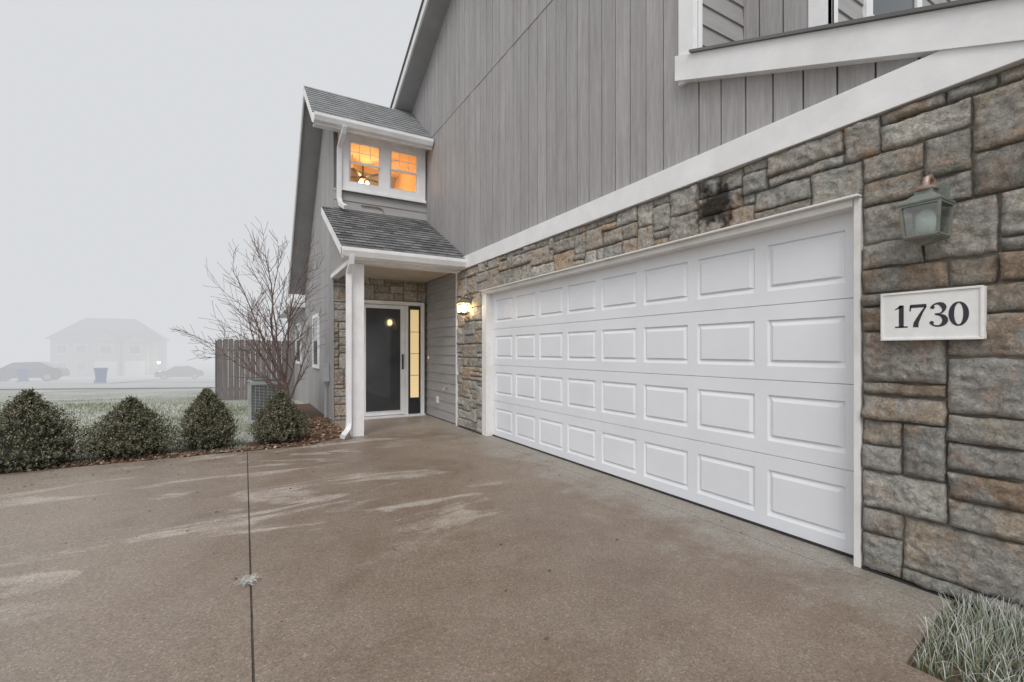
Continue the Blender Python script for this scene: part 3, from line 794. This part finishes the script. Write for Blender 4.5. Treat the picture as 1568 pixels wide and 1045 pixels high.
for i,(x,y,s) in enumerate([(-34,74,2.6),(-31,70,2.3),(-38,80,2.9),(-29.5,78,2.3),(-42,84,3.0)]):
    e2=empty('bare_tree',(x,y,gz(x,y)),i*1.3); o2=bpy.data.objects.new('branches',t_ob.data); col.objects.link(o2); o2.parent=e2; o2.scale=(s*1.2,s*1.2,s)
random.seed(123)
# ================================================================ frosty grass, debris
mb=MB('soil_strip',[M_mulch])
mb.poly([(2.355,-3,-.015),(3.2,-3,-.015),(3.2,.94,-.015),(3.03,.94,-.015),(2.36,.85,-.015)]); mb.build()
mb=MB('frosty_grass',[M_frostb]); mb.col=[]
for i in range(5600):
    cxx,cyy=U(2.36,3.12),U(-.6,.92)
    if cyy>.85+(cxx-2.35)*.1: continue
    cl=noise.noise(Vector((cxx*6,cyy*6,1)))
    if cl<-.25: continue
    g=U(.5,1.4); b0=(.10*g,.15*g,.06*g); f=U(0,1)
    tip=(.34+.56*f,.38+.52*f,.30+.60*f) if R()<.78 else (.36,.30,.2)
    edge=.55+.45*min(1,(cxx-2.36)/.25)
    blade(mb,cxx,cyy,-.015,U(.06,.16)*edge*(1+.5*cl),U(.0016,.0034),U(.01,.07),0,4,(b0,tip))
mb.build(recalc=False)
mb=MB('fallen_leaves',[M_debris,M_twig])
for i in range(190):
    q=R()
    if q<.45: x,y=U(-3,1.2),U(6.0,6.85)
    elif q<.6: x,y=U(2.8,3.12),U(1.2,6.8)
    else: x,y=U(-2.5,2.9),U(1.5,6.8)
    s=U(.005,.018); a=U(0,6.28); dx,dy=math.cos(a)*s,math.sin(a)*s
    mb.poly([(x-dx,y-dy,.003),(x+dy*.5,y-dx*.5,.004+s*.3),(x+dx,y+dy,.005),(x-dy*.5,y+dx*.5,.004+s*.2)])
for i in range(110):
    a=U(0,6.28); l=U(.02,.07); x,y=.01+U(-.02,.02),2.97+U(-.03,.03)
    mb.tube([(x,y,.004),(x+math.cos(a)*l*.5,y+math.sin(a)*l*.5,.004+U(.002,.02)),(x+math.cos(a)*l,y+math.sin(a)*l,.004+U(0,.012))],[.0015,.0012,.0008],3,1)
mb.build(recalc=False)

# ================================================================ distant things
def car(x,y,rot,paint,s=1):
    e=empty('parked_car',(x,y,gz(x,y)+.07),rot); e.scale=(s,s,s)
    mb=MB('body',[paint,M_glass,M_rub,M_ac],e)
    low=[(-2.3,.35),(-2.33,.75),(-2.2,.92),(-1.2,1.0),(1.5,1.02),(2.15,.95),(2.3,.7),(2.28,.35),(1.85,.28),(-1.85,.28)]
    mb.prism([(a,-.9,b_) for a,b_ in low],(0,1.8,0),0)
    n=len(mb.v)
    cab=[(-1.25,1.0),(-.55,1.46),(.9,1.5),(1.85,1.02)]
    mb.v+=[(a,-.88+(.14 if b_>1.2 else 0),b_) for a,b_ in cab]+[(a,.88-(.14 if b_>1.2 else 0),b_) for a,b_ in cab]
    for f in ([0,1,2,3],[7,6,5,4],[1,5,6,2]): mb.f.append([n+i for i in f]); mb.mi.append(0)
    for f in ([0,4,5,1],[2,6,7,3]): mb.f.append([n+i for i in f]); mb.mi.append(1)
    for sy in(-1,1):
        for w in ([(-1.0,1.04),(-.5,1.40),(.1,1.43),(.1,1.04)],[(.18,1.04),(.18,1.43),(.85,1.44),(1.5,1.04)]):
            mb.poly([(a,sy*(.895-.13*(b_-1.0)/.46),b_) for a,b_ in w],1)
        for wx in(-1.42,1.42):
            for rr,mi,yo in((.34,2,.92),(.2,3,.93)):
                mb.prism([(wx+rr*math.cos(k*.3927),sy*yo,.34+rr*math.sin(k*.3927)) for k in range(16)],(0,-sy*.22,0),mi)
    mb.box(-2.345,-2.3,-.8,-.5,.62,.78,3); mb.box(-2.345,-2.3,.5,.8,.62,.78,3)
    mb.build()
car(-16.4,56,0.0,M_car,1.12); car(-6.5,66,0.1,M_car2,1.0)
def bin_(x,y):
    e=empty('trash_bin',(x,y,gz(x,y)+.07),.3)
    mb=MB('bin_body',[M_blue,M_rub],e)
    mb.prism([(-.25,-.28,.06),(.25,-.28,.06),(.25,.28,.06),(-.25,.28,.06)],(0,0,.01),0)
    n=len(mb.v); mb.v+=[(-.24,-.27,.07),(.24,-.27,.07),(.24,.27,.07),(-.24,.27,.07),(-.32,-.36,.98),(.32,-.36,.98),(.32,.36,.98),(-.32,.36,.98)]
    for f in([0,1,5,4],[1,2,6,5],[2,3,7,6],[3,0,4,7]): mb.f.append([n+i for i in f]); mb.mi.append(0)
    mb.prism([(-.35,-.4,.98),(-.35,.42,.98),(-.35,.42,1.04),(-.35,0,1.1),(-.35,-.4,1.04)],(.7,0,0),0)
    mb.box(-.25,.25,.42,.48,.95,1.0,0)
    for sx in(-1,1): mb.prism([(sx*.27,.28+.12*math.cos(k*.785),.12+.12*math.sin(k*.785)) for k in range(8)],(sx*.05,0,0),1)
    mb.build()
bin_(-8.7,42.5); bin_(-15.0,50.6)
def far_house(x0,x1,y,name='suburban_house'):
    zb=gz((x0+x1)/2,y)-.2; w=x1-x0; e=empty(name,(x0,y,zb))
    mb=MB('walls',[M_dh,M_dr,M_white,M_glass],e)
    mb.box(0,w,0,9,0,5.4); 
    n=len(mb.v); mb.v+=[(-.5,-.5,5.3),(w+.5,-.5,5.3),(w+.5,9.5,5.3),(-.5,9.5,5.3),(2.6,4.5,8.5),(w-3.2,4.5,8.5)]
    for f in([0,1,5,4],[1,2,5],[2,3,4,5],[3,0,4]): mb.f.append([n+i for i in f]); mb.mi.append(1)
    for gx,gw,gd,gh in((w*.52,w*.26,1.4,5.2),(w*.8,w*.24,2.0,5.0)):
        mb.box(gx-gw/2,gx+gw/2,-gd,-.002,0,gh)
        mb.prism([(gx-gw/2-.3,-gd-.3,gh-.1),(gx+gw/2+.3,-gd-.3,gh-.1),(gx,-gd-.3,gh+gw*.42)],(0,4.5,0),1)
        mb.prism([(gx-gw/2+.1,-gd-.32,gh-.08),(gx+gw/2-.1,-gd-.32,gh-.08),(gx,-gd-.32,gh+gw*.36)],(0,.01,0),0)
        mb.box(gx-.7,gx+.7,-gd-.03,-gd,3.2,4.5,2); mb.box(gx-.6,gx+.6,-gd-.05,-gd-.03,3.3,4.4,3)
        mb.box(gx-gw*.4,gx+gw*.4,-gd-.04,-gd,.1,2.3,2)
    for gx in (w*.1,w*.27):
        for zz in (.9,3.3): mb.box(gx-.6,gx+.6,-.03,0,zz,zz+1.3,2); mb.box(gx-.5,gx+.5,-.05,-.03,zz+.1,zz+1.2,3)
    mb.build()
    return e
fh=far_house(-22.6,-11.0,85)
mb=MB('far_wall_light',[M_fl],fh); mb.lathe((12.0,-2.4,1.9),[(.02,0),(.12,.05),(.12,.2),(.02,.25)],8); mb.build()

# ================================================================ fog volume
m=bpy.data.materials.new('fog'); m.use_nodes=True; nt=m.node_tree; nt.nodes.clear()
out=N(nt,'ShaderNodeOutputMaterial'); ab=N(nt,'ShaderNodeVolumeAbsorption'); em_=N(nt,'ShaderNodeEmission'); ad=N(nt,'ShaderNodeAddShader')
K=.0255
ab.inputs['Color'].default_value=(0,0,0,1); ab.inputs['Density'].default_value=K
em_.inputs['Color'].default_value=(.95,.972,1,1); em_.inputs['Strength'].default_value=.735*K  # fog glows by its own emission, standing in for scattered skylight
nt.links.new(ab.outputs[0],ad.inputs[0]); nt.links.new(em_.outputs[0],ad.inputs[1]); nt.links.new(ad.outputs[0],out.inputs['Volume'])
mb=MB('fog_bank',[m]); mb.box(-350,350,13.9,420,-30,110); mb.build()

# ================================================================ world, sun, camera
w=bpy.data.worlds.new('World'); scene.world=w; w.use_nodes=True; nt=w.node_tree; nt.nodes.clear()
wo=N(nt,'ShaderNodeOutputWorld'); bg=N(nt,'ShaderNodeBackground'); sk=N(nt,'ShaderNodeTexSky'); sk.sky_type='NISHITA'; sk.sun_disc=False
el,az=math.radians(48),math.radians(215)
sk.sun_elevation=el; sk.sun_rotation=az; sk.dust_density=4; sk.air_density=1
hs=N(nt,'ShaderNodeHueSaturation'); hs.inputs['Saturation'].default_value=.22
nt.links.new(sk.outputs[0],hs.inputs['Color'])
mx=N(nt,'ShaderNodeMixRGB'); mx.inputs[0].default_value=.55; mx.inputs[2].default_value=(6.6,6.75,7.0,1)
nt.links.new(hs.outputs[0],mx.inputs[1]); nt.links.new(mx.outputs[0],bg.inputs[0]); bg.inputs[1].default_value=.148
nt.links.new(bg.outputs[0],wo.inputs[0])
sl=bpy.data.lights.new('sun','SUN'); sl.energy=1.0; sl.angle=math.radians(25); sl.color=(1,.97,.93)
so=bpy.data.objects.new('sun',sl); col.objects.link(so)
d=Vector((math.sin(az)*math.cos(el),math.cos(az)*math.cos(el),math.sin(el)))
so.rotation_euler=(-d).to_track_quat('-Z','Y').to_euler()
cam=bpy.data.cameras.new('camera'); co=bpy.data.objects.new('camera',cam); col.objects.link(co); scene.camera=co
co.location=(0,0,1.28); co.rotation_euler=(math.radians(90),0,math.radians(-29.8))
cam.sensor_width=36; cam.lens=715/1568*36; cam.shift_y=15.5/1568; cam.clip_end=1500; cam.clip_start=.05
scene.view_settings.view_transform='Standard'; scene.view_settings.look='None'; scene.view_settings.exposure=0
